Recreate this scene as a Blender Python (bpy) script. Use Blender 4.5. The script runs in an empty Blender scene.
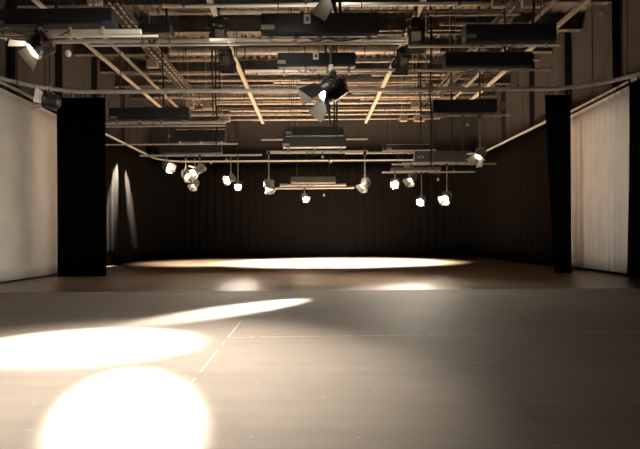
import bpy, bmesh, math, random
from mathutils import Vector, Matrix
random.seed(7)
sc = bpy.context.scene
COL = sc.collection
PI = math.pi
F, CX, CY, CAMH = 490.0, 312.0, 236.5, 1.2
ROLL = math.radians(0.4)
RS, RC = math.sin(ROLL), math.cos(ROLL)

def P(px, py, d):
    u, v = px - CX, CY - py
    return Vector(((u*RC + v*RS)*d/F, d, CAMH + (-u*RS + v*RC)*d/F))

# ------------------------------------------------------------------ materials
def mat(name, col, rough=0.5, metal=0.0, var=0.12, scale=6.0, bump=0.0, bscale=40.0, spec=0.5, stretch=(1, 1, 1), sheen=0.0):
    m = bpy.data.materials.new(name); m.use_nodes = True
    nt = m.node_tree; b = nt.nodes['Principled BSDF']
    b.inputs['Roughness'].default_value = rough
    b.inputs['Metallic'].default_value = metal
    b.inputs['Specular IOR Level'].default_value = spec
    if sheen: b.inputs['Sheen Weight'].default_value = sheen
    tc = nt.nodes.new('ShaderNodeTexCoord'); mp = nt.nodes.new('ShaderNodeMapping')
    mp.inputs['Scale'].default_value = stretch
    nt.links.new(tc.outputs['Object'], mp.inputs['Vector'])
    nz = nt.nodes.new('ShaderNodeTexNoise'); nz.inputs['Scale'].default_value = scale; nz.inputs['Detail'].default_value = 4
    nt.links.new(mp.outputs['Vector'], nz.inputs['Vector'])
    rp = nt.nodes.new('ShaderNodeValToRGB')
    rp.color_ramp.elements[0].position = 0.3; rp.color_ramp.elements[1].position = 0.7
    rp.color_ramp.elements[0].color = tuple(c*(1-var) for c in col) + (1,)
    rp.color_ramp.elements[1].color = tuple(min(1, c*(1+var)) for c in col) + (1,)
    nt.links.new(nz.outputs['Fac'], rp.inputs['Fac'])
    nt.links.new(rp.outputs['Color'], b.inputs['Base Color'])
    if bump:
        n2 = nt.nodes.new('ShaderNodeTexNoise'); n2.inputs['Scale'].default_value = bscale
        nt.links.new(mp.outputs['Vector'], n2.inputs['Vector'])
        bp = nt.nodes.new('ShaderNodeBump'); bp.inputs['Strength'].default_value = bump; bp.inputs['Distance'].default_value = 0.02
        nt.links.new(n2.outputs['Fac'], bp.inputs['Height']); nt.links.new(bp.outputs['Normal'], b.inputs['Normal'])
    return m

def emit(name, col, strength):
    m = bpy.data.materials.new(name); m.use_nodes = True
    nt = m.node_tree; b = nt.nodes['Principled BSDF']
    b.inputs['Base Color'].default_value = (0.9, 0.88, 0.8, 1)
    b.inputs['Emission Color'].default_value = col + (1,)
    b.inputs['Emission Strength'].default_value = strength
    return m

M = {}
M['alu'] = mat('aluminium tube', (0.82, 0.77, 0.69), 0.42, 0.15, 0.10, 9, stretch=(.5, 6, 6))
M['track'] = mat('brushed track metal', (0.88, 0.85, 0.80), 0.4, 0.1, 0.12, 7)
M['steel'] = mat('dull galvanised steel', (0.46, 0.42, 0.36), 0.55, 0.1, 0.25, 5)
M['rail'] = mat('cream painted rail', (0.85, 0.78, 0.64), 0.5, 0.0, 0.22, 14)
M['beam'] = mat('brown primed steel', (0.09, 0.08, 0.068), 0.6, 0.0, 0.25, 3)
M['duct'] = mat('galvanised duct', (0.56, 0.50, 0.42), 0.45, 0.1, 0.25, 5)
M['housing'] = mat('charcoal hoist paint', (0.028, 0.031, 0.033), 0.5, 0.0, 0.15, 4, spec=.4)
M['housing_grey'] = mat('grey hoist paint', (0.16, 0.15, 0.14), 0.5, 0.0, 0.15, 4)
M['plate'] = mat('grey rating plate', (0.33, 0.33, 0.31), 0.45, 0.2, 0.2, 30)
M['white'] = mat('white label plastic', (0.78, 0.76, 0.72), 0.5, 0, 0.05, 20)
M['ink'] = mat('grey label print', (0.16, 0.16, 0.16), 0.6, 0, 0.3, 90)
M['beige'] = mat('beige junction plastic', (0.55, 0.47, 0.37), 0.5, 0, 0.1, 12)
M['dark'] = mat('black wire', (0.015, 0.014, 0.013), 0.6, 0, 0.2, 8)
M['wire'] = mat('steel wire rope', (0.16, 0.145, 0.13), 0.5, 0.4, 0.2, 20)
M['lampblack'] = mat('black lamp enamel', (0.018, 0.017, 0.016), 0.42, 0.0, 0.2, 12)
M['lampgrey'] = mat('grey lamp enamel', (0.30, 0.27, 0.24), 0.4, 0.3, 0.15, 12)
M['barn'] = mat('matt barn door steel', (0.06, 0.055, 0.05), 0.5, 0.2, 0.2, 10)
M['barnlight'] = mat('worn bright barn door steel', (0.55, 0.52, 0.48), 0.4, 0.5, 0.2, 10)
M['barnblack'] = mat('matt black barn door steel', (0.010, 0.009, 0.008), 0.6, 0.0, 0.2, 10, spec=.15)
M['amber'] = mat('amber sticker', (0.85, 0.33, 0.03), 0.5, 0, 0.05, 10)
M['redknob'] = mat('red plastic knob', (0.55, 0.03, 0.03), 0.45, 0, 0.05, 10)
M['yellow'] = mat('yellow end cap', (0.80, 0.58, 0.10), 0.5, 0, 0.05, 10)
M['blue'] = mat('blue sticker', (0.05, 0.06, 0.45), 0.5, 0, 0.05, 10)
M['glass'] = mat('unlit fresnel glass', (0.45, 0.44, 0.42), 0.15, 0, 0.1, 40)
M['lens'] = emit('lit tungsten lens', (1.0, 0.86, 0.66), 150)
M['darksteel'] = mat('dark painted steel', (0.02, 0.018, 0.016), 0.6, 0.0, 0.2, 3)
M['lens_hot'] = emit('glaring tungsten lens', (1.0, 0.88, 0.70), 2600)
M['lens_dim'] = emit('dim tungsten lens', (1.0, 0.84, 0.62), 9)
M['blackcloth'] = mat('black stage serge', (0.0042, 0.0036, 0.0033), 0.9, 0, 0.2, 3, bump=.25, bscale=60, spec=.01)
M['jet'] = mat('jet black velour', (0.0022, 0.0022, 0.0022), 0.95, 0, 0.2, 3, spec=.005)
M['whitecloth'] = mat('off white cyclorama cloth', (0.66, 0.63, 0.60), 0.9, 0, 0.05, 1.5, bump=.1, bscale=30, spec=.1)
M['ceil'] = mat('dark steel deck', (0.075, 0.063, 0.052), 0.7, 0, 0.3, 1.5)
M['tape'] = mat('worn white tape', (0.30, 0.27, 0.24), 0.6, 0, 0.4, 25)

def wall_mat(name, col):
    m = bpy.data.materials.new(name); m.use_nodes = True
    nt = m.node_tree; b = nt.nodes['Principled BSDF']; b.inputs['Roughness'].default_value = .85
    tc = nt.nodes.new('ShaderNodeTexCoord')
    mp = nt.nodes.new('ShaderNodeMapping')
    nt.links.new(tc.outputs['UV'], mp.inputs['Vector'])
    br = nt.nodes.new('ShaderNodeTexBrick')
    br.inputs['Scale'].default_value = 1.0; br.inputs['Brick Width'].default_value = 2.4; br.inputs['Row Height'].default_value = .6
    br.inputs['Mortar Size'].default_value = .01; br.offset = 0.5
    br.inputs['Color1'].default_value = col + (1,)
    br.inputs['Color2'].default_value = tuple(c*.93 for c in col) + (1,)
    br.inputs['Mortar'].default_value = tuple(c*.35 for c in col) + (1,)
    nt.links.new(mp.outputs['Vector'], br.inputs['Vector'])
    nz = nt.nodes.new('ShaderNodeTexNoise'); nz.inputs['Scale'].default_value = 1.3; nz.inputs['Detail'].default_value = 6
    nt.links.new(mp.outputs['Vector'], nz.inputs['Vector'])
    mx = nt.nodes.new('ShaderNodeMix'); mx.data_type = 'RGBA'; mx.blend_type = 'MULTIPLY'
    mx.inputs['Factor'].default_value = .35
    nt.links.new(br.outputs['Color'], mx.inputs['A']); nt.links.new(nz.outputs['Color'], mx.inputs['B'])
    nt.links.new(mx.outputs['Result'], b.inputs['Base Color'])
    return m
M['wall'] = wall_mat('concrete panel wall', (0.032, 0.029, 0.025))

def vinyl_mat():
    m = bpy.data.materials.new('scuffed grey stage vinyl'); m.use_nodes = True
    nt = m.node_tree; N = nt.nodes; L = nt.links; b = N['Principled BSDF']
    tc = N.new('ShaderNodeTexCoord')
    n1 = N.new('ShaderNodeTexNoise'); n1.inputs['Scale'].default_value = .55; n1.inputs['Detail'].default_value = 6; n1.inputs['Roughness'].default_value = .6
    L.new(tc.outputs['Object'], n1.inputs['Vector'])
    mp = N.new('ShaderNodeMapping'); mp.inputs['Scale'].default_value = (.25, 2.5, 1)
    L.new(tc.outputs['Object'], mp.inputs['Vector'])
    n2 = N.new('ShaderNodeTexNoise'); n2.inputs['Scale'].default_value = 2.2; n2.inputs['Detail'].default_value = 8
    L.new(mp.outputs['Vector'], n2.inputs['Vector'])
    add = N.new('ShaderNodeMath'); add.operation = 'MULTIPLY_ADD'; add.inputs[1].default_value = .45
    L.new(n2.outputs['Fac'], add.inputs[0]); L.new(n1.outputs['Fac'], add.inputs[2])
    rp = N.new('ShaderNodeValToRGB')
    rp.color_ramp.elements[0].position = .45; rp.color_ramp.elements[1].position = .95
    rp.color_ramp.elements[0].color = (.104, .088, .076, 1); rp.color_ramp.elements[1].color = (.150, .130, .114, 1)
    L.new(add.outputs[0], rp.inputs['Fac'])
    # small pale scuffs
    mp2 = N.new('ShaderNodeMapping'); mp2.inputs['Scale'].default_value = (1.6, 7, 1); mp2.inputs['Rotation'].default_value = (0, 0, .3)
    L.new(tc.outputs['Object'], mp2.inputs['Vector'])
    n3 = N.new('ShaderNodeTexNoise'); n3.inputs['Scale'].default_value = 5; n3.inputs['Detail'].default_value = 3
    L.new(mp2.outputs['Vector'], n3.inputs['Vector'])
    r3 = N.new('ShaderNodeValToRGB'); r3.color_ramp.elements[0].position = .685; r3.color_ramp.elements[1].position = .73
    L.new(n3.outputs['Fac'], r3.inputs['Fac'])
    mx = N.new('ShaderNodeMix'); mx.data_type = 'RGBA'; mx.inputs['B'].default_value = (.34, .30, .26, 1)
    sf = N.new('ShaderNodeMath'); sf.operation = 'MULTIPLY'; sf.inputs[1].default_value = .6
    L.new(r3.outputs['Color'], sf.inputs[0]); L.new(sf.outputs[0], mx.inputs['Factor'])
    L.new(rp.outputs['Color'], mx.inputs['A'])
    L.new(mx.outputs['Result'], b.inputs['Base Color'])
    rr = N.new('ShaderNodeMapRange'); rr.inputs['To Min'].default_value = .62; rr.inputs['To Max'].default_value = .75
    L.new(n1.outputs['Fac'], rr.inputs['Value']); L.new(rr.outputs['Result'], b.inputs['Roughness'])
    b.inputs['Specular IOR Level'].default_value = .12
    return m
M['vinyl'] = vinyl_mat()

def wood_mat():
    m = bpy.data.materials.new('dark varnished boards'); m.use_nodes = True
    nt = m.node_tree; N = nt.nodes; L = nt.links; b = N['Principled BSDF']
    tc = N.new('ShaderNodeTexCoord')
    br = N.new('ShaderNodeTexBrick'); br.inputs['Scale'].default_value = 1; br.inputs['Brick Width'].default_value = 2.4
    br.inputs['Row Height'].default_value = 1.2; br.inputs['Mortar Size'].default_value = .008
    br.inputs['Color1'].default_value = (.125, .083, .053, 1); br.inputs['Color2'].default_value = (.085, .057, .037, 1); br.inputs['Mortar'].default_value = (.03, .02, .015, 1)
    L.new(tc.outputs['Object'], br.inputs['Vector'])
    nz = N.new('ShaderNodeTexNoise'); nz.inputs['Scale'].default_value = .9; nz.inputs['Detail'].default_value = 7
    mp = N.new('ShaderNodeMapping'); mp.inputs['Scale'].default_value = (.45, .8, 1)
    L.new(tc.outputs['Object'], mp.inputs['Vector']); L.new(mp.outputs['Vector'], nz.inputs['Vector'])
    mx = N.new('ShaderNodeMix'); mx.data_type = 'RGBA'; mx.blend_type = 'OVERLAY'; mx.inputs['Factor'].default_value = .95
    L.new(br.outputs['Color'], mx.inputs['A']); L.new(nz.outputs['Fac'], mx.inputs['B'])
    L.new(mx.outputs['Result'], b.inputs['Base Color'])
    rr = N.new('ShaderNodeMapRange'); rr.inputs['To Min'].default_value = .24; rr.inputs['To Max'].default_value = .36; b.inputs['Specular IOR Level'].default_value = .6
    L.new(nz.outputs['Fac'], rr.inputs['Value']); L.new(rr.outputs['Result'], b.inputs['Roughness'])
    m3 = N.new('ShaderNodeMapping'); m3.inputs['Scale'].default_value = (1.2, 14, 1); L.new(tc.outputs['Object'], m3.inputs['Vector'])
    n3 = N.new('ShaderNodeTexNoise'); n3.inputs['Scale'].default_value = 1.6; n3.inputs['Detail'].default_value = 3; L.new(m3.outputs['Vector'], n3.inputs['Vector'])
    bp = N.new('ShaderNodeBump'); bp.inputs['Strength'].default_value = 1; bp.inputs['Distance'].default_value = .022
    L.new(n3.outputs['Fac'], bp.inputs['Height']); L.new(bp.outputs['Normal'], b.inputs['Normal'])
    return m
M['wood'] = wood_mat()

# ------------------------------------------------------------------ mesh builder
class MB:
    def __init__(s): s.v = []; s.f = []
    def add(s, vs, fs):
        n = len(s.v); s.v += [Vector(v) for v in vs]; s.f += [[i+n for i in f] for f in fs]; return s
    def box(s, c, sz, mx=None, bev=0.0):
        bm = bmesh.new(); bmesh.ops.create_cube(bm, size=1)
        for v in bm.verts: v.co = Vector((v.co.x*sz[0], v.co.y*sz[1], v.co.z*sz[2]))
        if bev: bmesh.ops.bevel(bm, geom=list(bm.edges), offset=bev, segments=2, affect='EDGES')
        bm.verts.index_update()
        vs = [v.co.copy() for v in bm.verts]
        if mx: vs = [mx @ v for v in vs]
        c = Vector(c)
        s.add([v + c for v in vs], [[v.index for v in f.verts] for f in bm.faces]); bm.free(); return s
    def tube(s, p0, p1, r, n=10, r1=None):
        return s.poly([p0, p1], r, n, r1)
    def poly(s, pts, r, n=8, r1=None, prof=None):
        pts = [Vector(p) for p in pts]; k = len(pts); base = len(s.v); up0 = None
        for i, p in enumerate(pts):
            t = (pts[min(i+1, k-1)] - pts[max(i-1, 0)]).normalized()
            ref = Vector((0, 0, 1)) if abs(t.z) < .95 else Vector((1, 0, 0))
            a = t.cross(ref).normalized(); b = a.cross(t).normalized()
            rr = r if (r1 is None or k < 2) else r + (r1 - r)*i/(k-1)
            if prof:
                for q in prof: s.v.append(p + a*q[0] + b*q[1])
            else:
                for j in range(n):
                    w = 2*PI*j/n; s.v.append(p + a*math.cos(w)*rr + b*math.sin(w)*rr)
        if prof: n = len(prof)
        for i in range(k-1):
            for j in range(n):
                s.f.append([base+i*n+j, base+i*n+(j+1) % n, base+(i+1)*n+(j+1) % n, base+(i+1)*n+j])
        s.f.append([base+j for j in range(n)][::-1]); s.f.append([base+(k-1)*n+j for j in range(n)]); return s
    def lathe(s, prof, n=20, axis='-Y', c=(0, 0, 0)):
        base = len(s.v); c = Vector(c)
        for (h, r) in prof:
            for j in range(n):
                w = 2*PI*j/n; x, z = math.cos(w)*r, math.sin(w)*r
                s.v.append(c + (Vector((x, -h, z)) if axis == '-Y' else Vector((x, z, h))))
        k = len(prof)
        for i in range(k-1):
            for j in range(n):
                s.f.append([base+i*n+j, base+i*n+(j+1) % n, base+(i+1)*n+(j+1) % n, base+(i+1)*n+j])
        s.f.append([base+j for j in range(n)][::-1]); s.f.append([base+(k-1)*n+j for j in range(n)]); return s
    def sphere(s, c, r, n=12, m=8, sz=1):
        pr = [(-math.cos(PI*i/m)*r*sz, max(1e-4, math.sin(PI*i/m)*r)) for i in range(m+1)]
        return s.lathe(pr, n, 'Z', c)
    def mesh(s, name):
        me = bpy.data.meshes.new(name); me.from_pydata([tuple(v) for v in s.v], [], s.f)
        bm = bmesh.new(); bm.from_mesh(me); bmesh.ops.recalc_face_normals(bm, faces=list(bm.faces)); bm.to_mesh(me); bm.free()
        me.update(); return me
    def build(s, name, m, parent=None, smooth=True, loc=None):
        me = s.mesh(name)
        if smooth:
            me.polygons.foreach_set('use_smooth', [True]*len(me.polygons))
            try: me.set_sharp_from_angle(angle=math.radians(38))
            except Exception: pass
        me.materials.append(M[m] if isinstance(m, str) else m)
        o = bpy.data.objects.new(name, me); COL.objects.link(o)
        if parent: o.parent = parent
        if loc is not None: o.location = loc
        return o

def tag(o, label=None, cat=None, group=None, kind=None):
    if label: o['label'] = label
    if cat: o['category'] = cat
    if group: o['group'] = group
    if kind: o['kind'] = kind
    return o
def empty(name, loc, label, cat, group=None, rz=0):
    o = bpy.data.objects.new(name, None); COL.objects.link(o); o.location = loc; o.rotation_euler = (0, 0, rz)
    o.empty_display_size = .1
    return tag(o, label, cat, group)
def copy_tree(o, parent=None):
    c = o.copy(); COL.objects.link(c)
    if parent: c.parent = parent
    for ch in list(o.children): copy_tree(ch, c)
    return c

# ------------------------------------------------------------------ the room
XL, XR, YB, YF, ZC = -9.9, 10.1, 29.8, -5.0, 9.4
VINYL_Y = 10.9
MB().box(((XL+XR)/2, (YB+YF)/2, -.11), (XR-XL+.6, YB-YF+.6, .2)).build('floor', 'wood', None, False)['kind'] = 'structure'
vb = MB().box(((XL+XR)/2, (VINYL_Y+YF)/2, -.006), (XR-XL-.02, VINYL_Y-YF, .012)); vb.build('floor_vinyl', 'vinyl', None, False)['kind'] = 'structure'
def wall(name, c, sz, uvaxis):
    o = MB().box(c, sz).build(name, 'wall', None, False); me = o.data
    uv = me.uv_layers.new(name='UVMap')
    for l in me.loops:
        co = me.vertices[l.vertex_index].co
        uv.data[l.index].uv = (co.y if uvaxis == 'y' else co.x, co.z)
    o['kind'] = 'structure'; return o
wall('wall_left', (XL-.1, (YB+YF)/2, ZC/2), (.2, YB-YF+.4, ZC), 'y')
wall('wall_right', (XR+.1, (YB+YF)/2, ZC/2), (.2, YB-YF+.4, ZC), 'y')
wall('wall_back', ((XL+XR)/2, YB+.1, ZC/2), (XR-XL, .2, ZC), 'x')
wall('wall_front', ((XL+XR)/2, YF-.1, ZC/2), (XR-XL, .2, ZC), 'x')
# corrugated deck ceiling
cb = MB(); pr = []; x = XL-.2
while x < XR+.2:
    pr += [(x, 0), (x+.12, 0), (x+.17, .09), (x+.29, .09)]; x += .34
n = len(pr)
vs = [(p[0], YF-.2, ZC+p[1]) for p in pr] + [(p[0], YB+.2, ZC+p[1]) for p in pr]
cb.add(vs, [[i, i+1, n+i+1, n+i] for i in range(n-1)])
cb.box(((XL+XR)/2, (YB+YF)/2, ZC+.2), (XR-XL+.6, YB-YF+.6, .16))
cb.build('ceiling', 'ceil', None, False)['kind'] = 'structure'
# steel I-beams across the room, welded under the deck
def ibeam(y, z, h=.34, w=.2):
    mb = MB(); L = XR-XL; cx = (XL+XR)/2
    mb.box((cx, y, z-.012), (L, w, .024)); mb.box((cx, y, z-h/2), (L, .02, h-.02)); mb.box((cx, y, z-h+.012), (L, w, .024))
    o = mb.build('ceiling_beam', 'beam', None, False); o['kind'] = 'structure'
for i in range(10): ibeam(9.75 + i*2.15, ZC-.01, .55, .26)
# pilasters on the walls
def pilaster(x, y, w=.35, dpt=.24):
    o = MB().box((x, y, ZC/2), (dpt, w, ZC-.02)).build('trim_pilaster', 'darksteel', None, False); o['kind'] = 'structure'
for y in (13.3, 16.2, 19.2, 22.3, 25.6):
    pilaster(XR-.12, y); pilaster(XL+.12, y)
for x in (-7.5, -4.5, -1.5, 1.5, 4.5, 7.5):
    o = MB().box((x, YB-.06, ZC/2), (.12, .12, ZC-.02)).build('trim_stanchion', 'darksteel', None, False); o['kind'] = 'structure'

# ------------------------------------------------------------------ drapes
def resample(path, step):
    pts = [Vector(p) for p in path]; out = []; acc = 0
    segs = [(pts[i], pts[i+1], (pts[i+1]-pts[i]).length) for i in range(len(pts)-1)]
    tot = sum(s[2] for s in segs); k = max(2, int(tot/step)+1)
    for i in range(k):
        t = tot*i/(k-1)
        for a, b, l in segs:
            if t <= l + 1e-6: out.append((a + (b-a)*(t/l), (b-a).normalized())); break
            t -= l
    return out, tot
def arc(c, r, a0, a1, n=14):
    return [(c[0]+r*math.cos(a0+(a1-a0)*i/n), c[1]+r*math.sin(a0+(a1-a0)*i/n)) for i in range(n+1)]
def drape_mesh(path, z0, z1, amp, wl, seed, nz=14, step=None, pinch=0.25, lean=None):
    step = step or wl/8
    pts, tot = resample([Vector((p[0], p[1], 0)) for p in path], step)
    rnd = random.Random(seed); ph = [rnd.uniform(0, 6.28) for _ in range(6)]
    mb = MB(); k = len(pts); vs = []
    for j in range(nz+1):
        t = j/nz; z = z0 + (z1-z0)*t
        for i, (p, d) in enumerate(pts):
            s = tot*i/(k-1); nrm = Vector((-d.y, d.x, 0))
            w = s/wl*2*PI + .9*math.sin(s*.7/wl + ph[0]) + .7*math.sin(s*.31/wl + ph[1]) + .25*math.sin(t*3+s/wl*.8+ph[2])
            a = amp*(.65+.35*math.sin(s*.45/wl+ph[3]))*(1 - pinch*t)
            off = a*(math.sin(w) + .25*math.sin(2.3*w+ph[4]))
            q = p + nrm*off; q.z = z
            if lean: q += lean(s/tot, t)
            vs.append(q)
    fs = [[j*k+i, j*k+i+1, (j+1)*k+i+1, (j+1)*k+i] for j in range(nz) for i in range(k-1)]
    mb.add(vs, fs); return mb
runner_mesh = None
def drape(name, label, cat, group, path, z0, z1, amp, wl, seed, m, runners=0, ragged=False, **kw):
    root = empty(name, (path[0][0], path[0][1], 0), label, cat, group)
    off = Vector((path[0][0], path[0][1], 0))
    mb = drape_mesh(path, z0, z1, amp, wl, seed, **kw)
    mb.v = [v-off for v in mb.v]
    cl = mb.build('cloth', m, root)
    sm = cl.modifiers.new('thickness', 'SOLIDIFY'); sm.thickness = .006
    hem = MB(); pts, tot = resample([Vector((p[0], p[1], 0)) for p in path], .2)
    if not kw.get('lean'):
        hd = MB().poly([p + Vector((0, 0, z1-.01)) - off for p, d in pts], .02, 4, prof=[(-.012, -.05), (.012, -.05), (.012, .03), (-.012, .03)])
        hd.build('heading_tape', m, root)
    if runners:
        global runner_mesh
        if runner_mesh is None:
            r = MB(); r.box((0, 0, .035), (.03, .03, .05)); r.tube((0, 0, -.03), (0, 0, .02), .008, 6)
            r.box((0, 0, .075), (.05, .05, .03)); runner_mesh = r.mesh('runner'); runner_mesh.materials.append(M['dark'])
        pts, tot = resample([Vector((p[0], p[1], 0)) for p in path], tot/runners)
        for p, d in pts:
            o = bpy.data.objects.new('runner', runner_mesh); COL.objects.link(o); o.parent = root
            o.location = p - off + Vector((0, 0, z1+.03))
    return root
DX0, DX1, DYB = -8.75, 9.15, 28.55
ZD = 5.5      # drape top
# left cyclorama, close to the camera
drape('cyclorama_drape', 'smooth off-white drape on the left wall beside the black masking drape', 'drape', None,
      [(-8.45, 9.0), (-8.42, 16.9)], .03, 5.27, .012, .9, 3, 'whitecloth', runners=44, step=.08)
drape('masking_drape', 'tall jet black drape panel hanging beside the smooth off-white left drape', 'drape', None,
      [(-7.86, 15.15), (-6.36, 15.15)], .015, 5.52, .045, .22, 5, 'jet', runners=10)
drape('masking_drape', 'narrow gathered jet black drape in front of the pleated white drape\'s far end', 'drape', None,
      [(7.26, 15.2), (8.05, 15.25)], .015, 5.54, .07, .17, 8, 'jet', runners=7,
      lean=lambda s, t: Vector((.26*(1-t)**1.2*(1-s), 0, 0)))
drape('pleated_drape', 'white pleated drape hanging along the right wall between two black drapes', 'drape', None,
      [(9.2, 17.4), (9.05, 13.9)], .08, 5.40, .05, .32, 11, 'whitecloth', runners=26, nz=10)
drape('masking_drape', 'jet black drape at the right edge, nearer than the white pleated drape', 'drape', None,
      [(8.93, 13.75), (9.06, 13.1), (9.1, 11.5)], .015, 5.42, .05, .22, 14, 'jet', runners=8, lean=lambda s, t: Vector((-.10*(1-t)**2*(1-s), 0, 0)))
R = 1.6
cl = arc((DX0+R, DYB-R), R, PI, PI/2); cr = arc((DX1-R, DYB-R), R, PI/2, 0)
drape('surround_drape', 'black surround drape down the left side with two pale streaks of light', 'drape', 'black surround drapes',
      [(DX0, 15.6)] + cl, .02, ZD, .03, .5, 21, 'blackcloth', nz=8)
drape('surround_drape', 'black surround drape across the back, its left half', 'drape', 'black surround drapes',
      [(cl[-1][0]+.02, DYB), (.9, DYB+.02)], .02, ZD, .035, .45, 22, 'blackcloth', nz=8)
drape('surround_drape', 'black surround drape across the back, its right half', 'drape', 'black surround drapes',
      [(.9, DYB-.02), (cr[0][0]-.02, DYB)], .02, ZD, .035, .45, 23, 'blackcloth', nz=8)
drape('surround_drape', 'black surround drape down the right side beyond the narrow black drape', 'drape', 'black surround drapes',
      cr + [(DX1, 17.7)], .02, ZD, .03, .5, 24, 'blackcloth', nz=8)

# curtain tracks
def track(name, label, path, z, m, r, hang=None, ztop=ZC):
    root = empty(name, (path[0][0], path[0][1], z), label, 'curtain track', 'curtain tracks')
    off = Vector((path[0][0], path[0][1], z))
    MB().poly([Vector((p[0], p[1], z))-off for p in path], r, 10).build('rail', m, root)
    if hang:
        pts, tot = resample([Vector((p[0], p[1], 0)) for p in path], hang)
        for p, d in pts[1:-1]:
            mb = MB(); mb.tube(p+Vector((0, 0, z+r*.8))-off, p+Vector((0, 0, ztop-.02))-off, .014, 6); mb.box(p+Vector((0, 0, z+r+.03))-off, (.08, .08, .05))
            mb.build('hanger', 'dark', root)
    return root
TY = 15.15; TZ = 5.72
def fillet(xs, y0, y1, rr):
    a = arc((xs[0]+rr, y1-rr), rr, PI, PI/2, 16); b = arc((xs[1]-rr, y1-rr), rr, PI/2, 0, 16)
    return [(xs[0], y0)] + a + b + [(xs[1], y0)]
track('curtain_track', 'bright curved curtain track sweeping across the room between the two white drapes',
      fillet((-8.95, 9.45), 8.0, TY, 2.3), TZ, 'track', .062, 2.9, ZC)
track('curtain_track', 'curtain track carrying the black surround drapes round the back', 
      fillet((DX0, DX1), 17.75, DYB, R), 5.62, 'track', .05, 1.15, 7.3)
track('curtain_track', 'short dull track holding the smooth off-white left drape', [(-8.45, 8.2), (-8.42, 17.0)], 5.46, 'steel', .05, 1.4, ZC)
track('curtain_track', 'short dull track holding the pleated white drape on the right', [(9.2, 17.5), (9.02, 11.2)], 5.555, 'steel', .05, 1.5, ZC)

# ------------------------------------------------------------------ hoists
ORD = ['first', 'second', 'third', 'fourth', 'fifth']
HY = []
def hoist(label, d, box, bars, plate=None, tagp=None, hm='housing', clamps=4, wires=True, dep=.34, sticker=None, ends=None):
    """box = (x0,x1,y0,y1) px; bars = [(x0,x1,y,radius,yoff)]"""
    x0, x1, y0, y1 = box
    HY.append(d)
    a = P(x0, y1, d); b = P(x1, y0, d)
    c = Vector(((a.x+b.x)/2, d, (P((x0+x1)/2, y1, d).z)))
    w = b.x-a.x; h = (y1-y0)/F*d
    root = empty('bar_hoist', c, label, 'lighting hoist', 'motor hoists with lighting bars')
    hb = MB().box((0, 0, h/2), (w, dep, h), bev=.012)
    hb.box((0, 0, h+.012), (w*.98, dep*.6, .024)); hb.build('housing', hm, root, False)
    if plate: # grey rating plate: px rect
        p0 = P(plate[0], plate[3], d)-c; p1 = P(plate[1], plate[2], d)-c
        MB().box(((p0.x+p1.x)/2, -dep/2-.004, (p0.z+p1.z)/2), (p1.x-p0.x, .008, p1.z-p0.z)).build('rating_plate', 'plate', root, False)
    if tagp:
        p0 = P(tagp[0], tagp[3], d)-c; p1 = P(tagp[1], tagp[2], d)-c
        t = MB().box(((p0.x+p1.x)/2, -dep/2-.005, (p0.z+p1.z)/2), (p1.x-p0.x, .01, p1.z-p0.z), bev=.004).build('label_plate', 'white', root, False)
        t['label'] = 'white label plate'
        MB().box(((p0.x+p1.x)/2+.005, -dep/2-.0115, (p0.z+p1.z)/2-.005), ((p1.x-p0.x)*.5, .003, (p1.z-p0.z)*.45)).build('print', 'ink', t, False)
    if sticker:
        p0 = P(sticker[0], sticker[1], d)-c
        MB().box((p0.x, -dep/2-.004, p0.z), (.12, .008, .05)).build('sticker', 'blue', root, False)['label'] = 'blue sticker'
    zs = []
    for bi, (bx0, bx1, by, r, yo) in enumerate(bars):
        q0 = P(bx0, by, d+yo)-c; q1 = P(bx1, by, d+yo)-c; z = (q0.z+q1.z)/2
        MB().tube((q0.x, yo, z), (q1.x, yo, z), r, 12).build('lighting_bar', 'alu', root)
        zs.append((z, q0.x, q1.x, yo, r))
        for e in (0, 1):
            if ends and ends[bi]:
                MB().tube(((q0.x, q1.x)[e]-.03, yo, z), ((q0.x, q1.x)[e]+.03, yo, z), r*1.15, 12).build('end_cap', ends[bi], root)
    # brackets between housing and bars
    if zs:
        zl = min(z[0] for z in zs)
        for i in range(clamps):
            bx = -w*.42 + w*.84*i/max(1, clamps-1)
            mb = MB(); mb.box((bx, zs[0][3]*.5, zl/2+.005), (.05, .05 + abs(zs[0][3]), abs(zl)+.03))
            mb.tube((bx-.035, zs[0][3], zs[0][0]), (bx+.035, zs[0][3], zs[0][0]), zs[0][4]+.014, 10)
            mb.build('clamp', 'steel', root)
    if zs:
        z0, qa, qb, yo, rr = zs[0]; cr = random.Random(int(d*100)+int(x0))
        for k in range(2):
            xa = -w*.42 + w*cr.uniform(.05, .5); xb = xa + w*cr.uniform(.15, .3); sag = cr.uniform(.05, .16)
            MB().poly([(xa+(xb-xa)*i/8, yo-rr-.02, z0-sag*math.sin(PI*i/8)) for i in range(9)], .011, 6).build('power_cable', 'dark', root)
        xa = w*cr.uniform(.1, .45)
        MB().poly([(xa+cr.uniform(-.03, .03), 0, h+(ZC-c.z-h-.02)*i/8) for i in range(9)], .028, 7).build('cable_bundle', 'dark', root)
    if wires:
        for sx in (-.36, .36):
            MB().tube((w*sx, 0, h), (w*sx, 0, ZC-c.z-.01), .011, 6).build('wire_rope', 'wire', root)
    return root

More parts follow.
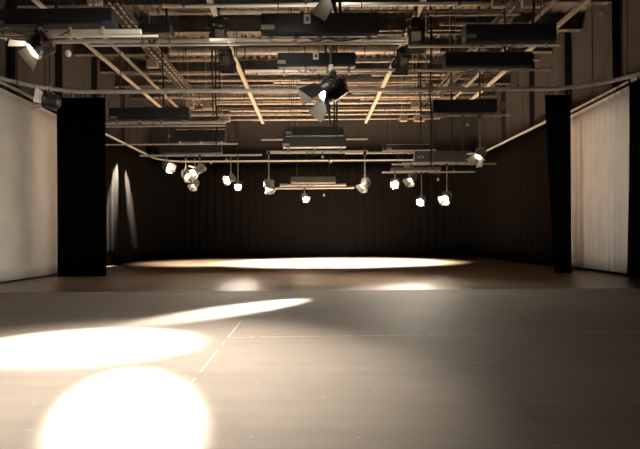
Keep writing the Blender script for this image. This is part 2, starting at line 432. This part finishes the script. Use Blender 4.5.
hoist('charcoal hoist at top left behind the lit lamp with orange sticker', 8.9, (-40, 115, 12.5, 27.5), [(-45, 141, 32.5, .05, 0), (-50, 158, 36.8, .022, -.12)],
      plate=(-6, 10, 25, 28.5), sticker=(110, 26), clamps=5)
hoist('dark hoist to the right of the top left hoist, with two bars passing beneath', 10.4, (141, 172, 27, 35.5), [(54, 236, 41, .045, 0), (88, 240, 45.2, .022, -.1)], clamps=3, ends=None)
hoist('large charcoal hoist with white label near top centre, behind the black lamp pole', 8.7, (262, 378, 17, 37), [(210, 408, 39.6, .034, 0), (232, 408, 43.2, .028, .1)],
      plate=(262, 275, 29, 33.5), tagp=(304, 310.5, 18.5, 28), clamps=5, sticker=None)
hoist('black hoist at upper right with grey plate, nearest the right wall', 11.0, (464, 553, 27, 44), [(408, 560, 46, .03, 0)], plate=(464, 474, 37, 41), clamps=4)
hoist('charcoal hoist with white label, second down below the large centre one', 12.6, (278, 355, 55, 67.5), [(245, 395, 70.5, .04, 0), (258, 390, 73.5, .015, -.1)],
      plate=(278, 286, 62.5, 66), tagp=(313, 318.5, 54.5, 62), clamps=4)
hoist('black hoist below the upper right one, its bar in front of wall pilasters', 12.8, (444, 530, 54, 68), [(418, 552, 70, .033, 0)], plate=(432, 443, 60, 66), clamps=4)
hoist('charcoal hoist at left with blue sticker beside the tall black drape', 15.9, (111, 190, 109, 120), [(106, 226, 122.8, .05, 0), (106, 226, 126.2, .025, -.1)],
      plate=(112, 119, 117.5, 119.5), sticker=(186, 117.5), clamps=4)
hoist('black hoist at right with a silver box end, below the bright curved track', 15.6, (432, 495, 101, 113.5), [(420, 512, 115.5, .03, 0)], plate=(496, 504, 104, 112), clamps=3)
hoist('upper of the two charcoal hoists stacked at centre below the fresnel lamp', 17.85, (286, 343, 128, 136.6), [(261, 368, 139.4, .03, .05)], plate=(286, 292, 132.5, 135), clamps=3)
hoist('lower of the two charcoal hoists stacked at centre, above a thick bright bar', 16.0, (283, 346, 138, 147.6), [(267, 368, 152, .05, 0)], plate=(283, 289.5, 144.5, 147), clamps=3)
hoist('dark hoist at left in the back, upper of two above the lit lamp cluster', 18.6, (177, 226, 131, 142.5), [(176, 226, 129.4, .02, -.2), (105, 238, 144.3, .025, 0)], clamps=3)
hoist('dark hoist at left in the back, lower of two above the lit lamp cluster', 17.2, (160, 222, 146.5, 153.5), [(140, 262, 155.3, .035, 0)], clamps=3)
hoist('dark hoist right of the stacked centre pair, thin bar along its top', 17.85, (383, 436, 145.5, 150.5), [(345, 425, 152.6, .04, 0), (386, 430, 144.5, .012, -.2)], plate=(386, 391, 148, 150.5), clamps=3)
hoist('wide grey hoist at right above a long bar, beside the tilted lamp', 17.0, (414, 470, 152, 162.5), [(392, 496, 164, .03, 0), (402, 455, 162.8, .02, -.2)], tagp=(416.5, 422.5, 156.8, 159.2), hm='housing_grey', clamps=3)
hoist('slim lowered hoist at right carrying a row of lit lamps', 15.0, (391, 440, 168.3, 171), [(382, 475, 172.2, .025, 0)], plate=(403, 409, 166.5, 169), hm='housing_grey', clamps=3)
hoist('pale grey hoist lowered in mid-air at centre with one small lamp beneath', 20.15, (291, 335.5, 177.5, 183), [(280, 346, 185, .05, 0), (273, 354, 188, .04, -.1)], plate=(291, 296, 181.5, 183.3), hm='housing_grey', clamps=3)

# a long bar with yellow end caps at the very top of the view
def bar(label, px0, px1, py, d, r, m='alu', cap=None, sleeve=0, up=None, name='lighting_bar', cat='bar', group=None):
    q0 = P(px0, py, d); q1 = P(px1, py, d); z = (q0.z+q1.z)/2; c = Vector(((q0.x+q1.x)/2, d, z)); L = q1.x-q0.x
    root = empty(name, c, label, cat, group)
    MB().tube((-L/2, 0, 0), (L/2, 0, 0), r, 12).build('tube', m, root)
    if cap:
        for e in (-1, 1): MB().tube((e*L/2-.05, 0, 0), (e*L/2+.05, 0, 0), r*1.2, 12).build('end_cap', cap, root)['label'] = 'yellow end cap'
    ks = max(2, int(L/2.2)+1)
    for i in range(ks):
        x = -L*.44 + L*.88*i/(ks-1)
        mb = MB(); mb.tube((x, 0, r*.6), (x, 0, (up or (ZC-.56))-z), .012, 6); mb.tube((x-.03, 0, 0), (x+.03, 0, 0), r+.014, 10); mb.build('hanger', 'wire', root)
    return root
bar('long pale bar with yellow end caps at the top of the view', 165, 478, 4.6, 9.7, .036, 'alu', 'yellow')

# ------------------------------------------------------------------ ceiling services: pipes, ducts, rails
GP = 'pipes under the ceiling'
pipe_list = [(150, 300, 12, 13.4, .07), (338, 374, 12.5, 13.0, .05), (430, 520, 14, 14.0, .05), (-20, 60, 15, 12.6, .05), 
             (170, 440, 50.5, 17.0, .14), (150, 236, 60, 17.8, .07), (330, 432, 61, 17.2, .06),
             (176, 262, 73, 18.8, .06), (372, 445, 74.5, 18.6, .06), (120, 180, 74, 18.5, .03), (190, 300, 80, 19.5, .05), (330, 430, 82, 19.2, .05),
             (184, 440, 97, 21.5, .07), (200, 420, 103, 22.5, .06), (230, 445, 110, 23.6, .06), (176, 420, 114.5, 24.4, .05), (215, 440, 119.3, 25.4, .035),
             (440, 530, 24, 15.2, .05), (440, 560, 90, 19.8, .04), (470, 560, 60, 17.2, .05)]
short = 'grey pipe crossing under the dark ceiling among many like it'
HY += [12.5, 16.4, 18.0, 20.9, 21.0, 9.75+2.15, 14.05, 18.35, 20.5]
PY = []
def clear(y, m, m2=.12):
    while any(abs(y-h) < m for h in HY) or any(abs(y-h) < m2 for h in PY): y += .05
    return y
for (a, b, y, d, r) in pipe_list:
    d = clear(d, .2+r, .08+r); PY.append(d)
    bar(short, a, b, y, d, r, 'duct' if r > .1 else 'steel', group=GP, name='service_pipe', cat='pipe')
rnd = random.Random(11)
for i in range(26):
    y = 12.5 + i*.62 + rnd.uniform(-.15, .15); y = clear(y, .25, .15); PY.append(y); z = rnd.choice([7.85, 8.1, 8.35, 8.6])
    w = rnd.uniform(3, 9); xc = rnd.uniform(-5, 5)
    mb = MB(); r = rnd.choice([.03, .045, .06, .08])
    root = empty('service_pipe', (xc, y, z), short, 'pipe', GP)
    mb.tube((-w/2, 0, 0), (w/2, 0, 0), r, 10).build('tube', rnd.choice(['steel', 'steel', 'duct', 'beam']), root)
    for k in range(3):
        x = -w*.45+w*.45*k
        h = MB(); h.tube((x, 0, r*.5), (x, 0, ZC-z-.02), .012, 6); h.tube((x-.04, 0, 0), (x+.04, 0, 0), r+.012, 10); h.build('hanger', 'wire', root)
# longitudinal rails (run away from the camera)
def rail(label, ratio, z, y0, y1, w, m):
    x = ratio*(z-CAMH)
    root = empty('grid_rail', (x, (y0+y1)/2, z), label, 'grid rail', 'rails running away under the ceiling')
    L = y1-y0; mb = MB()
    mb.box((0, 0, 0), (w, L, .02)); mb.box((-w/2, 0, .04), (.012, L, .09)); mb.box((w/2, 0, .04), (.012, L, .09)); mb.build('channel', m, root, False)
    k = int(L/2.15)
    for i in range(k+1):
        y = -L/2 + L*i/k*.98 + .05
        MB().tube((0, y, .01), (0, y, ZC-z-.02), .014, 6).build('hanger', 'wire', root)
    return root
rail('bright rail running to the back, left of the two near the centre', -.428, 7.1, 10.2, 25.6, .13, 'rail')
rail('bright rail running to the back, right of the two near the centre', .482, 7.1, 10.2, 25.6, .13, 'rail')
rail('bright rail running to the back above the smooth off-white left drape', -1.165, 7.1, 12.0, 23.0, .07, 'rail')
rail('bright rail running to the back above the right-hand hoists', 1.19, 7.1, 12.0, 22.5, .10, 'rail')
rail('thin grey rail just inside the left wall\'s bright rail', -1.035, 7.1, 14.0, 23.0, .05, 'steel')
rail('thin grey rail just inside the right-hand bright rail', 1.05, 7.1, 12.0, 22.0, .05, 'steel')
# cable trays with bundled cables
def tray(label, ratio, z, y0, y1, w):
    x = ratio*(z-CAMH)
    root = empty('cable_tray', (x, (y0+y1)/2, z), label, 'cable tray', None)
    L = y1-y0; mb = MB()
    for s in (-1, 1): mb.box((s*w/2, 0, .04), (.02, L, .1))
    y = -L/2
    while y < L/2: mb.box((0, y, 0), (w, .04, .02)); y += .3
    mb.build('tray', 'beam', root, False)
    for i in range(5):
        xx = -w*.4+w*.2*i; r = rnd.uniform(.025, .04)
        MB().poly([(xx+rnd.uniform(-.02, .02), -L/2+L*k/12, .015+r+rnd.uniform(0, .03)) for k in range(13)], r, 7).build('cable', rnd.choice(['steel', 'dark', 'dark']), root)
    for i in range(6):
        yy = -L/2+L*(i+.5)/6
        m2 = MB()
        for s in (-1, 1): m2.tube((s*w/2, yy, .05), (s*w/2, yy, ZC-z-.02), .012, 6)
        m2.build('hanger', 'wire', root)
tray('wide cable tray left of the left centre rail', -.85, 7.6, 13.5, 24, .5)
tray('wide cable tray right of the right centre rail', .90, 7.6, 13.0, 24, .5)

# junction boxes hung on conduits
def jbox(label, x0, x1, y0, y1, d):
    a = P(x0, y1, d); b = P(x1, y0, d); w = b.x-a.x; h = abs(b.z-a.z)
    c = Vector(((a.x+b.x)/2, d, min(a.z, b.z)))
    root = empty('junction_box', c, label, 'junction box', 'junction boxes under the ceiling')
    MB().box((0, 0, h/2), (w, .16, h), bev=.012).build('case', 'beige', root, False)
    MB().box((0, -.088, h/2), (w*.86, .016, h*.84), bev=.006).build('cover', 'beige', root, False)
    MB().tube((-w*.25, 0, h-.01), (-w*.25, 0, ZC-c.z-.02), .018, 8).build('conduit', 'steel', root)
    MB().tube((w*.2, -.098, h/2), (w*.2, -.09, h/2), .03, 8).build('socket', 'dark', root)
jb = [('square beige junction box above the left tray, higher of the left four', 147, 158, 60, 68, 18.0),
      ('small square beige junction box, left of a pair above the left hoist with blue sticker', 186, 194, 101.5, 108.5, 20.9),
      ('wider beige junction box, right of a pair left of the left centre rail', 203, 215, 101.5, 109, 20.9),
      ('beige junction box just below the pair left of the left centre rail', 220, 230, 116, 122, 21.0),
      ('beige junction box at the foot of the right centre rail, left of a pair', 400, 407, 115.5, 121.5, 21.0),
      ('beige junction box right of the right centre rail\'s foot, right of a pair', 414, 424.5, 116, 121.5, 21.0),
      ('beige junction box above the pair at the right centre rail\'s foot', 411, 419, 101.5, 108, 20.9),
      ('square beige junction box at the top edge, left of the upper right pair', 492, 505, 0, 7.5, 12.5),
      ('beige junction box at the top edge, right of the upper right pair', 522, 542, 0, 7.5, 12.5),
      ('small beige junction box just above the curved track, left of two', 424, 433, 83.5, 88, 16.4),
      ('small beige junction box just above the curved track, right of two', 447, 460, 84, 88, 16.4),
      ('beige junction box at the top edge above the top left hoist', 88, 102, -4, 5, 12.5)]
for j in jb: jbox(*j)

# small white weights on cords
def weight(label, px, py, d, top, r=.045):
    c = P(px, py, d); root = empty('cord_weight', c, label, 'cord weight', 'white weights hanging on cords')
    MB().sphere((0, 0, 0), r, 12, 8, 1.15).build('weight', 'white', root)
    t = P(px, top, d).z if top is not None else ZC-.02
    MB().tube((0, 0, r*.9), (0, 0, t-c.z), .006, 6).build('cord', 'wire', root)
for w in [('small white weight below the thick centre bar, left one of two', 322.5, 157, 15.9, 152.5),
          ('small white weight below the thick centre bar, right one of two', 330.5, 161.5, 15.9, 152.5),
          ('small white weight right of the small lamp on the lowered centre hoist', 324, 195, 20.0, 188.5),
          ('small white weight between the lit lamp clusters at left, left one', 211, 162.5, 17.1, 155.5),
          ('small white weight between the lit lamp clusters at left, right one', 226.5, 160, 17.1, 155.5),
          ('small white weight hanging between two lit lamps on the right', 438, 179.5, 15.0, 172.5),
          ('small white weight near the top of the rightmost lit lamp\'s pole', 453.5, 171.5, 17.0, 164.3),
          ('small white weight below the right hoist with the silver end', 467.5, 125, 15.6, 115.8),
          ('white weight high at the right beside the bright rail', 603, 12, 12.0, None, .06),
          ('white weight at left below the top left bars', 68, 53.5, 10.4, 45.5, .065),
          ('tiny white weight left of the left back hoists', 169, 136, 18.4, 129.5),
          ('tiny white weight on the back hoists left, above the cluster', 198, 150.5, 17.1, 144.5)]:
    weight(*w)

# ------------------------------------------------------------------ lamps
def lamp_proto(body, door, lens, spread, DL=.22, roll=0):
    """fresnel spotlight facing -Y, pivot at the origin"""
    root = empty('fresnel_spotlight', (0, 0, 0), 'x', 'stage lamp')
    h = MB()
    h.lathe([(-.20, .06), (-.19, .09), (-.15, .115), (-.08, .125), (.08, .13), (.10, .14), (.135, .14), (.135, .118), (.10, .112)], 20)
    for k in range(5): h.lathe([(-.13+k*.035, .1), (-.13+k*.035, .142), (-.12+k*.035, .142), (-.12+k*.035, .1)], 16)
    h.box((0, .05, .125), (.12, .2, .05), bev=.01); h.box((0, .05, -.125), (.14, .22, .05), bev=.01)
    head = h.build('housing', body, root)
    MB().lathe([(.098, .108), (.112, .10), (.122, .07), (.127, .03), (.128, .004)], 20).build('lens', lens, head)
    MB().box((.08, .16, -.05), (.06, .01, .045)).build('sticker', 'amber', head, False)['label'] = 'amber sticker'
    for k in range(4):
        a = k*PI/2+roll; s = spread[k]
        mx = Matrix.Rotation(a, 4, 'Y')
        b = MB(); L = DL; w0, w1 = .112, .112+DL*.18
        ys = lambda t: Vector((0, -.135-L*t*math.cos(s), .125+L*t*math.sin(s)))
        n = Vector((0, math.sin(s), math.cos(s)))*.004
        vs = []
        for t, w in ((0, w0), (1, w1)):
            for sx in (-1, 1):
                p = ys(t)+Vector((sx*w, 0, 0)); vs += [mx @ (p+n), mx @ (p-n)]
        b.add(vs, [[0, 2, 6, 4], [1, 5, 7, 3], [0, 4, 5, 1], [2, 3, 7, 6], [4, 6, 7, 5], [0, 1, 3, 2]])
        b.build('barn_door', door, head, False)
    y = MB()
    y.poly([(-.175, 0, -.02), (-.175, 0, .16), (-.14, 0, .20), (.14, 0, .20), (.175, 0, .16), (.175, 0, -.02)], .012, prof=[(-.018, -.005), (.018, -.005), (.018, .005), (-.018, .005)])
    y.tube((-.18, 0, 0), (-.125, 0, 0), .014, 8); y.tube((.18, 0, 0), (.125, 0, 0), .014, 8)
    y.build('yoke', body, root)
    kb = MB(); kb.tube((.178, 0, 0), (.215, 0, 0), .026, 8); kb.build('knob', 'redknob' if (body, door) == ('lampblack', 'lampgrey') else 'lampblack', root)
    c = MB(); c.tube((0, 0, .19), (0, 0, .27), .02, 8); c.box((0, 0, .27), (.06, .05, .06), bev=.008); c.build('spigot', 'steel', root)
    p = MB(); p.tube((0, 0, 0), (0, 0, 1), .017, 8); po = p.build('drop_pole', 'dark' if body == 'lampblack' else 'steel', root); po.location = (0, 0, .28)
    cl = MB(); cl.box((0, 0, .0), (.06, .09, .07), bev=.01); cl.tube((-.03, 0, .05), (.03, 0, .05), .05, 10); co = cl.build('hook_clamp', 'lampblack', root)
    co.location = (0, 0, .5)
    return root
OPEN = (.55, .75, .55, .75); HALF = (.35, .45, .2, .45); NARROW = (.25, .2, .1, .2); WIDE = (.9, 1.0, .5, 1.0)
protos = {}
def get_proto(*key):
    if key not in protos: protos[key] = lamp_proto(*key); return protos[key], True
    return protos[key], False
SPOTS = []
def lamp(label, px, py, d, aim, top, s=1.0, kind=('lampgrey', 'barnlight', 'lens', OPEN), power=0, cone=30, blend=.6, dist=None, group='stage lamps'):
    """aim = floor point or direction target (x,y,z); top = py of the bar it hangs from"""
    c = P(px, py, d); pr, fresh = get_proto(*kind)
    r = pr if fresh else copy_tree(pr)
    D = Vector(aim)-c; az = math.atan2(D.x, -D.y); tl = math.atan2(-D.z, math.hypot(D.x, D.y))
    r.location = c; r.rotation_euler = (0, 0, az); r.scale = (s, s, s); tag(r, label, 'stage lamp', group)
    for ch in r.children:
        nm = ch.name.split('.')[0]
        if nm == 'housing': ch.rotation_euler = (tl, 0, 0)
        ztop = (P(px, top, d).z - c.z)/s
        if nm == 'drop_pole': ch.scale = (1, 1, max(.05, ztop-.28-.06))
        if nm == 'hook_clamp': ch.location = (0, 0, max(.34, ztop-.05))
    if power:
        SPOTS.append((c + D.normalized()*.17*s, aim, power, cone, blend))
    return r

G = 'lampgrey'; B = 'lampblack'
def toward(px, py, d, v): return P(px, py, d) + Vector(v)
# near lamps; door spreads are (top, near side, bottom, far side)
lamp('black lit lamp with orange sticker hanging from the top left bar', 40, 47, 8.8, toward(40, 47, 8.8, (-.7, -.5, -.72)), 37, 1.2, (B, 'lampgrey', 'lens', (.55, 1.25, .5, 1.2)))
lamp('unlit lamp hanging low in front of the smooth off-white left drape', 50, 101, 10.6, toward(50, 101, 10.6, (-.8, -.3, .12)), 46, 1.05, (B, 'barnlight', 'glass', (.5, 1.1, .45, .5)))
lamp('large black lamp cut off by the top edge, one barn door lit', 337, -20, 7.6, toward(337, -20, 7.6, (-.7, -.1, -.5)), -60, 1.5, (B, 'barnblack', 'lens', (.5, .12, .9, .5), .22, -PI/4))
lamp('large black lit fresnel hanging at upper centre with open barn doors', 331, 89, 9.7, toward(331, 89, 9.7, (-.7, -.15, -.5)), 5, 1.6, (B, 'barnblack', 'lens', (.5, .15, .9, .5), .22, -PI/4))
lamp('unlit black lamp beside the left centre rail, upper of two', 219, 29, 11.6, (-4, 20, 3), 12, 1.35, (B, 'barnblack', 'glass', NARROW))
lamp('unlit black lamp beside the left centre rail, lower of two', 226, 56, 13.4, (-2.6, 20, 3), 41, 1.3, (B, 'barnblack', 'glass', NARROW))
lamp('unlit black lamp on the right centre rail, upper of two', 416, 31, 11.8, (4, 20, 3), 14, 1.5, (B, 'barnblack', 'glass', NARROW))
lamp('unlit black lamp on the right centre rail, lower of two', 403, 57, 13.2, (2.4, 20, 3), 41, 1.35, (B, 'barnblack', 'glass', NARROW))
def low(label, px, py, d, v, top, s, door, lens, spread, DL): lamp(label, px, py, d, toward(px, py, d, v), top, s, (G, door, lens, spread, DL))
# left cluster
low('lit lamp at the far left of the low lamps, against the left black drape', 167, 166, 17.4, (.75, -.5, -.45), 156, .95, 'barnlight', 'lens', (.5, .9, .4, .5), .14)
low('lit lamp, upper right one of the three-lamp cluster at left', 200, 169, 16.4, (-.75, -.35, -.5), 156, 1.0, 'barnlight', 'lens', (.8, .9, .5, .5), .20)
low('lit lamp, left one of the three-lamp cluster at left', 186, 175, 17.2, (.6, -.5, -.5), 156, .9, 'barnlight', 'lens_dim', (.5, .6, .4, .6), .16)
low('lit lamp, lowest one of the three-lamp cluster at left', 195, 184, 17.8, (-.3, -.5, -.6), 156, .85, 'barnlight', 'lens_dim', (.3, .5, .3, .5), .14)
low('lit lamp, upper left one of the glaring pair left of centre', 231, 179, 17.4, (-.7, -.6, -.35), 156, .85, 'barnlight', 'lens', (.5, .7, .4, .6), .15)
low('most glaring lit lamp, lower right one of the pair left of centre', 238, 186, 16.6, (.1, -.8, -.45), 156, .72, 'barn', 'lens_hot', (.6, .7, .5, .6), .05)
# centre
low('pale lamp with drop pole left of the lowered centre hoist', 269, 186, 15.9, (.25, -.4, -.9), 152.5, 1.0, G, 'lens_dim', (.3, .3, .2, .3), .09)
low('small lit lamp under the lowered pale centre hoist', 304.5, 197.5, 20.0, (.35, -.7, -.5), 188.5, .8, 'lampgrey', 'lens', (.4, .5, .3, .5), .12)
low('lamp with drop pole right of the lowered centre hoist', 365, 184, 15.9, (-.55, -.35, -.75), 152.5, 1.0, 'barnlight', 'lens_dim', (.4, .5, .3, .4), .11)
# right
low('lit glaring lamp at the left end of the lowered right bar', 395, 184, 15.0, (-.3, -.85, -.3), 172.5, .72, 'barn', 'lens_hot', (.6, .7, .6, .6), .06)
low('lit lamp just below the grey right hoist, above the other right lamps', 412, 178, 17.0, (-.5, -.4, -.65), 164.3, .95, 'barnlight', 'lens_dim', (.5, .6, .3, .6), .16)
low('lit lamp on a long drop pole, lowest of the right lamps', 421.5, 201, 15.0, (-.45, -.65, -.4), 172.5, .72, 'barn', 'lens_hot', (.6, .7, .5, .6), .05)
low('lit lamp on a long drop pole, rightmost of the low lamps', 447, 197, 17.0, (-.5, -.5, -.45), 164.3, .95, 'barnlight', 'lens', (.5, .5, .4, .6), .15)
low('tilted lamp with bright barn doors at the end of the grey right hoist', 480, 154, 15.6, (-.55, -.2, -.7), 116, 1.05, 'barnlight', 'lens_dim', (1.0, 1.1, .5, .7), .22)

# ------------------------------------------------------------------ floor tape
def tape(label, p0, p1, w, seed, gaps):
    r = random.Random(seed); p0 = Vector(p0); p1 = Vector(p1); d = p1-p0; L = d.length; d.normalize(); nrm = Vector((-d.y, d.x, 0))
    root = MB(); t = 0
    while t < L:
        l = r.uniform(.15, .9); e = min(L, t+l); ww = w*r.uniform(.55, 1)
        a = p0+d*t; b = p0+d*e
        root.add([a-nrm*ww/2+Vector((0, 0, .0005)), b-nrm*ww/2+Vector((0, 0, .0005)), b+nrm*ww/2+Vector((0, 0, .0005)), a+nrm*ww/2+Vector((0, 0, .0005)),
                  a-nrm*ww/2+Vector((0, 0, .0015)), b-nrm*ww/2+Vector((0, 0, .0015)), b+nrm*ww/2+Vector((0, 0, .0015)), a+nrm*ww/2+Vector((0, 0, .0015))],
                 [[4, 5, 6, 7], [0, 1, 5, 4], [1, 2, 6, 5], [2, 3, 7, 6], [3, 0, 4, 7]])
        t = e + r.uniform(.0, gaps)
    o = root.build('floor_tape', 'tape', None, False); tag(o, label, 'tape', None)
tape('worn tape line running across the grey floor to the right', (-1.02, 5.85, 0), (5.2, 6.05, 0), .017, 3, .12)
tape('broken worn tape line pointing away across the bright left floor', (-1.0, 3.55, 0), (-1.02, 7.0, 0), .016, 5, .25)
tape('short worn tape line near the bottom right corner of the floor', (1.5, 3.45, 0), (2.7, 3.5, 0), .008, 9, .4)

# ------------------------------------------------------------------ light
WARM = (1.0, .90, .765)
def spot(loc, aim, power, cone, blend, size=.06, col=WARM, sx=1, roll=0):
    l = bpy.data.lights.new('beam_or_fill_spot', 'SPOT'); l.energy = power; l.spot_size = math.radians(cone); l.spot_blend = blend
    l.shadow_soft_size = size; l.color = col
    o = bpy.data.objects.new('beam_or_fill_spot', l); COL.objects.link(o); o.location = loc
    o.rotation_euler = (Vector(aim)-Vector(loc)).to_track_quat('-Z', 'Y').to_euler(); o.scale = (sx, 1, 1); return o
for (loc, aim, pw, cone, bl) in SPOTS: spot(loc, aim, pw, cone, bl)
# beams on the near floor
spot((-2.6, 7.8, 5.0), (-2.55, 5.6, 0), 52000, 21.5, 1, sx=1.42)
spot((-2.1, 5.55, 5.4), (-1.30, 3.45, 0), 75000, 24, 1, sx=.45)
spot((-1.6, 5.6, 5.4), (-1.9, 4.5, 0), 8500, 66, 1)  # added wide soft spot, stands in for bloom round the pools
spot((-.05, 9.55, 3.75), (-1.15, 8.25, 0), 17000, 52, 1, sx=.31)
spot((-4.9, 8.75, 4.8), (-5.1, 7.55, 0), 9000, 15, 1, sx=1.3)
# added wide fill over the near floor, standing in for lamp spill
spot((-.6, 6.4, 5.2), (-2.8, 4.0, 0), 400, 130, 1, .2)
spot((.6, 9.0, 6.2), (.6, 9.3, 0), 120, 165, 1, .3)
# added spot near the upper-centre fresnel, brightens the curved curtain track
spot((-.3, 9.1, 3.5), (0, 15, 5.4), 480, 150, 1, .2)
# added wide spot that lifts the boards in the middle of the room
spot((1.6, 15.3, 4.6), (0, 14.2, 0), 1000, 100, 1, .1)
# added unseen spots that brighten the two white drapes
spot((.9, 6.9, 5.2), (9.1, 15.2, 2.6), 1600, 34, 1, .25)
spot((-.5, 6.9, 5.0), (-8.4, 13.6, 2.4), 800, 44, 1, .25)
# back of the room, lamps above the rear bars aimed at the boards
for (x, y, tx, ty, pw, cone) in [(-.6, 22.0, -.4, 22.8, 150000, 84), (1.3, 22.0, 1.4, 22.8, 190000, 86), (2.8, 22.0, 3.0, 22.8, 110000, 76), (-4, 21.5, -4.6, 23.0, 26000, 70)]:
    spot((x, y, 5.6), (tx, ty, 0), pw, cone, .9)
# grazing beams on the left surround drape
spot((DX0+.6, 22.4, 5.6), (DX0-.02, 21.75, 3.4), 75000, 26, 1, .02, (1, .88, .74))
spot((DX0+.6, 22.6, 5.6), (DX0-.02, 23.35, 3.4), 70000, 20, 1, .02, (1, .88, .74))

w = bpy.data.worlds.new('World'); sc.world = w; w.use_nodes = True
w.node_tree.nodes['Background'].inputs['Color'].default_value = (1, .85, .7, 1)
w.node_tree.nodes['Background'].inputs['Strength'].default_value = .01

# ------------------------------------------------------------------ camera
cd = bpy.data.cameras.new('Camera'); cam = bpy.data.objects.new('Camera', cd); COL.objects.link(cam)
cam.matrix_world = Matrix(((RC, RS, 0, 0), (0, 0, -1, 0), (-RS, RC, 0, CAMH), (0, 0, 0, 1)))
cd.sensor_width = 36; cd.lens = F/640*36; cd.shift_x = (320-CX)/640; cd.shift_y = (CY-224.5)/640
cd.clip_start = .05; cd.clip_end = 100
sc.camera = cam
vs = sc.view_settings; vs.view_transform = 'Standard'; vs.look = 'None'; vs.exposure = 0; vs.gamma = 1; vs.use_curve_mapping = False
sc.cycles.use_denoising = True
sc.cycles.max_bounces = 8; sc.cycles.diffuse_bounces = 5; sc.cycles.glossy_bounces = 4
sc.cycles.sample_clamp_indirect = 6
